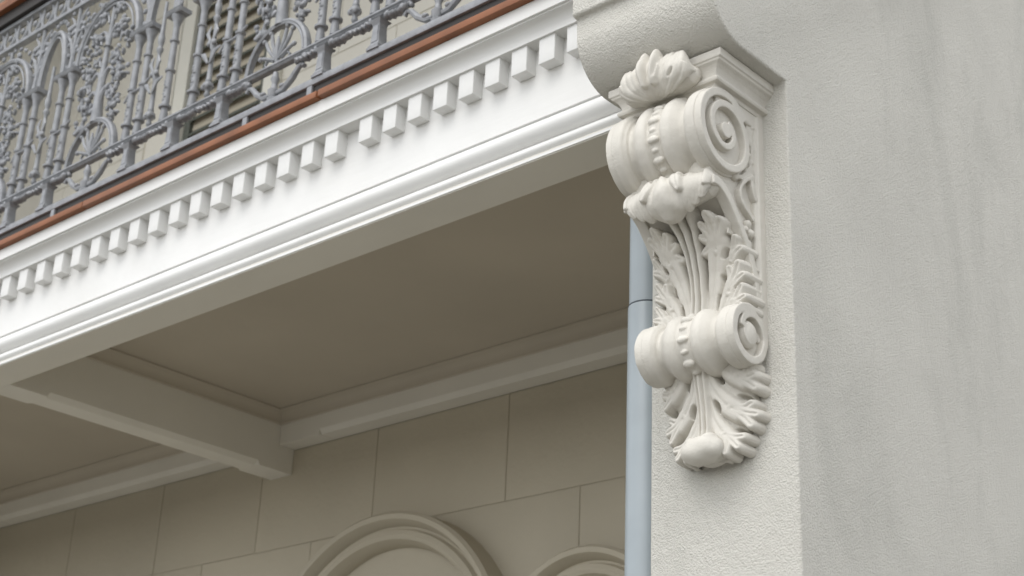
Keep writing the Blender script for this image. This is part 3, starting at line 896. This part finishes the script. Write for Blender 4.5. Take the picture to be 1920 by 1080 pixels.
MIDG = [(2.86, -.058), (2.90, -.052), (2.95, -.049), (3.00, -.055), (3.05, -.070), (3.09, -.092), (3.12, -.124), (3.15, -.165), (3.18, -.19)]
def g_mid(X, Z): return interp(MIDG, Z)+.020*np.clip(np.abs(X)/.12, 0, 1.2)**2.2
def acanthus(spec):
    out = []
    for bodyp, ht, tips in spec:
        out.append((bodyp, ht, 'leaf'))
        bx, bz, bw = bodyp[-1]; px_, pz_, pw_ = bodyp[-2]
        for tx, tz, tw, dh in tips:
            # a tongue that leaves the lobe part-way and ends rounded
            k = .45
            mx_, mz_ = bx*(1-k)+tx*k, bz*(1-k)+tz*k
            out.append(([((bx+px_)/2, (bz+pz_)/2, bw*.62), (mx_, mz_, max(tw*1.15, bw*.55)), (tx, tz, tw)], (ht[1]*.92, ht[1]+dh), 'leaf'))
    return out
mid = both(acanthus([
    ([(.027, 2.880, .010), (.031, 2.93, .014), (.042, 2.98, .021), (.056, 3.03, .026), (.068, 3.060, .026)], (.020, .046), [(.047, 3.092, .012, .004), (.070, 3.104, .014, .010), (.091, 3.093, .013, .008), (.030, 3.046, .010, -.010), (.035, 3.074, .010, -.004)]),
    ([(.062, 2.97, .012), (.080, 3.012, .017), (.092, 3.032, .016)], (.020, .034), [(.107, 3.062, .010, .008), (.114, 3.040, .010, .008)]),
    ([(.050, 2.895, .012), (.066, 2.935, .020), (.086, 2.968, .021)], (.024, .042), [(.084, 3.000, .011, .004), (.107, 3.006, .012, .010), (.114, 2.982, .010, .008)]),
    ([(.064, 2.885, .012), (.078, 2.905, .017), (.092, 2.922, .017)], (.030, .048), [(.110, 2.955, .011, .008), (.117, 2.930, .010, .008), (.116, 2.906, .009, .006)]),
]))+both([
    ([(0, 2.88, .0080), (0, 2.98, .0062), (0, 3.07, .0070), (0, 3.16, .011)], (.042, .040), 'rib'),
    ([(.0155, 2.88, .0080), (.0125, 2.98, .0060), (.0155, 3.06, .0070), (.026, 3.13, .011), (.034, 3.17, .013)], (.038, .036), 'rib'),
])
mid_h = bothh([(.0475, 2.938, .0032, .015, -.15, .030), (.064, 2.985, .0045, .008, .2, .034), (.078, 3.035, .004, .012, -.6, .026), (.100, 2.960, .010, .0045, .5, .026)])
relief('acanthus_leaf', -.135, .135, 2.872, 3.185, g_mid, mid, mid_h)

LOWG = [(2.58, -.030), (2.62, -.034), (2.66, -.032), (2.70, -.036), (2.74, -.044), (2.78, -.054), (2.83, -.062)]
def g_low(X, Z): return interp(LOWG, Z)+.040*np.clip(np.abs(X)/.12, 0, 1.1)**1.7
low = both([
    ([(.040, 2.81, .050), (.050, 2.76, .052), (.045, 2.70, .050), (.030, 2.65, .042), (.015, 2.62, .036)], (.012, .012), 'flat'),
])+both(acanthus([
    ([(.026, 2.825, .013), (.048, 2.798, .021), (.074, 2.772, .026), (.092, 2.756, .022)], (.020, .034), [(.106, 2.786, .011, .002), (.115, 2.764, .012, .008), (.114, 2.738, .012, .010)]),
    ([(.014, 2.79, .010), (.024, 2.745, .017), (.048, 2.710, .025), (.076, 2.690, .024)], (.022, .036), [(.104, 2.706, .011, .004), (.113, 2.682, .012, .010), (.101, 2.660, .012, .010)]),
    ([(.012, 2.73, .009), (.019, 2.685, .015), (.036, 2.654, .021), (.056, 2.636, .019)], (.022, .036), [(.086, 2.636, .011, .008), (.076, 2.614, .011, .010), (.050, 2.604, .010, .008)]),
]))+both([
    ([(0, 2.82, .0075), (0, 2.74, .0065), (0, 2.66, .0055), (0, 2.62, .009)], (.034, .042), 'rib'),
    ([(.0135, 2.82, .0070), (.0105, 2.74, .0058), (.0100, 2.66, .0050), (.012, 2.62, .009)], (.030, .040), 'rib'),
])
low_h = bothh([(.038, 2.768, .0060, .012, .55, .026), (.031, 2.708, .0065, .014, .4, .028), (.082, 2.726, .013, .0045, -.35, .024), (.070, 2.655, .010, .0045, -.5, .020)])
relief('lower_leaf', -.135, .135, 2.592, 2.84, g_low, low, low_h)

tip = MB()
tip.ball((XC, -.068, 2.614), (.050, .034, .030), 24, 16, Matrix.Rotation(R(-6), 3, 'Y'))
tip.ball((XC, -.034, 2.618), (.052, .040, .028), 20, 14)
tip.ball((XC+.020, -.070, 2.636), (.016, .020, .012), 14, 10); tip.ball((XC-.026, -.066, 2.634), (.018, .018, .012), 14, 10)
cpart('leaf_tip', tip, it=3, lump=.0026, lscale=34)

# ---- leaves carved round a roll: x across, s = arc from the top over the front to the underside
def relief_roll(name, yc, zc, half, rbase, rref, lobes, holes=(), res=.0015, parent=cb, lump=.001):
    nx = int(2*half/res); na = int(2*math.pi*rref/res)
    xs = np.linspace(-half, half, nx); ss = np.linspace(0, 2*math.pi*rref, na, endpoint=False)
    Xg, Sg = np.meshgrid(xs, ss)
    Hs, mask = height_field(Xg, Sg, lobes, holes, 2)
    rb = np.interp(np.abs(Xg), [k[0] for k in rbase], [k[1] for k in rbase])
    r = rb+np.where(mask, np.maximum(Hs, 0), 0)
    a = Sg/rref
    Yg, Zg = yc-r*np.sin(a), zc+r*np.cos(a)
    rn = np.array([[noise.noise(Vector((Xg[j, i]*30, Yg[j, i]*30, Zg[j, i]*30))) for i in range(nx)] for j in range(na)])*lump*mask
    Yg, Zg = Yg-rn*np.sin(a), Zg+rn*np.cos(a)
    V = np.stack([Xg.ravel()+XC, Yg.ravel(), Zg.ravel()], 1)
    idx = np.arange(na*nx).reshape(na, nx); nxt = np.roll(idx, -1, 0)
    F = np.stack([idx[:, :-1].ravel(), idx[:, 1:].ravel(), nxt[:, 1:].ravel(), nxt[:, :-1].ravel()], 1).tolist()
    F.append(idx[:, 0].tolist()); F.append(idx[::-1, -1].tolist())
    me = bpy.data.meshes.new(name); me.from_pydata(V.tolist(), [], F); me.update()
    bm = bmesh.new(); bm.from_mesh(me); bmesh.ops.recalc_face_normals(bm, faces=bm.faces); bm.to_mesh(me); bm.free()
    return link(name, me, 'plaster', parent, ang=180)
def deg(rref, L, mirror=True):
    out = []
    for pts, ht, st in L:
        P = [(x, R(u)*rref, w) for x, u, w in pts]
        out.append((P, ht, st))
        if mirror and max(abs(p[0]) for p in P) > .012: out.append(([(-x, q, w) for x, q, w in P], ht, st))
    return out
CY, CZ = -.166, 3.160
relief_roll('curled_leaf', CY, CZ, .116, [(0, .034), (.06, .032), (.1, .024), (.116, .012)], .05, deg(.05, [
    ([(0, -20, .020), (0, 30, .030), (.002, 70, .040), (.002, 110, .050), (0, 145, .048), (0, 170, .028)], (.010, .029), 'leaf'),
    ([(0, 60, .010), (.002, 95, .026), (.002, 130, .030), (0, 155, .018)], (.026, .034), 'rib'),
    ([(.022, 0, .008), (.028, 40, .015), (.038, 72, .017), (.047, 100, .010)], (.016, .030), 'leaf'),
    ([(.044, -15, .010), (.054, 40, .014), (.062, 90, .016), (.059, 135, .015), (.050, 165, .010)], (.008, .021), 'leaf'),
    ([(.062, -15, .010), (.073, 40, .013), (.082, 85, .014), (.080, 128, .012), (.070, 152, .009)], (.006, .019), 'leaf'),
    ([(.080, -15, .009), (.091, 35, .012), (.100, 75, .013), (.099, 115, .011), (.090, 140, .008)], (.006, .020), 'leaf'),
    ([(.094, 0, .007), (.105, 40, .010), (.109, 75, .010), (.106, 104, .008)], (.012, .024), 'rib'),
]), holes=[(.050, R(58)*.05, .004, .008, .3, .012), (-.030, R(52)*.05, .003, .009, -.3, .012), (-.004, R(38)*.05, .003, .006, .2, .008)], lump=.0036)

# ---- leaf over the crown
relief_roll('crown_leaf', -.210, 3.418, .098, [(0, .030), (.05, .030), (.085, .022), (.098, .010)], .06, deg(.06, [
    ([(0, 168, .012), (-.002, 125, .024), (-.004, 85, .035), (-.005, 50, .038), (-.004, 20, .030)], (.008, .046), 'leaf'),
    ([(-.012, 110, .008), (-.018, 70, .013), (-.016, 34, .012)], (.036, .051), 'rib'),
    ([(.010, 162, .006), (.024, 120, .012), (.036, 80, .017), (.042, 48, .018), (.043, 22, .014)], (.010, .040), 'leaf'),
    ([(.014, 162, .007), (.040, 125, .018), (.062, 92, .024), (.070, 62, .024), (.071, 38, .016)], (.010, .036), 'leaf'),
    ([(.034, 150, .010), (.070, 120, .015), (.084, 98, .013), (.088, 80, .009)], (.010, .030), 'leaf'),
]), holes=[(.022, R(78)*.06, .0028, .022, .22, .010), (-.030, R(78)*.06, .0028, .022, -.22, .010), (.054, R(95)*.06, .0026, .014, .5, .008)], lump=.0042)
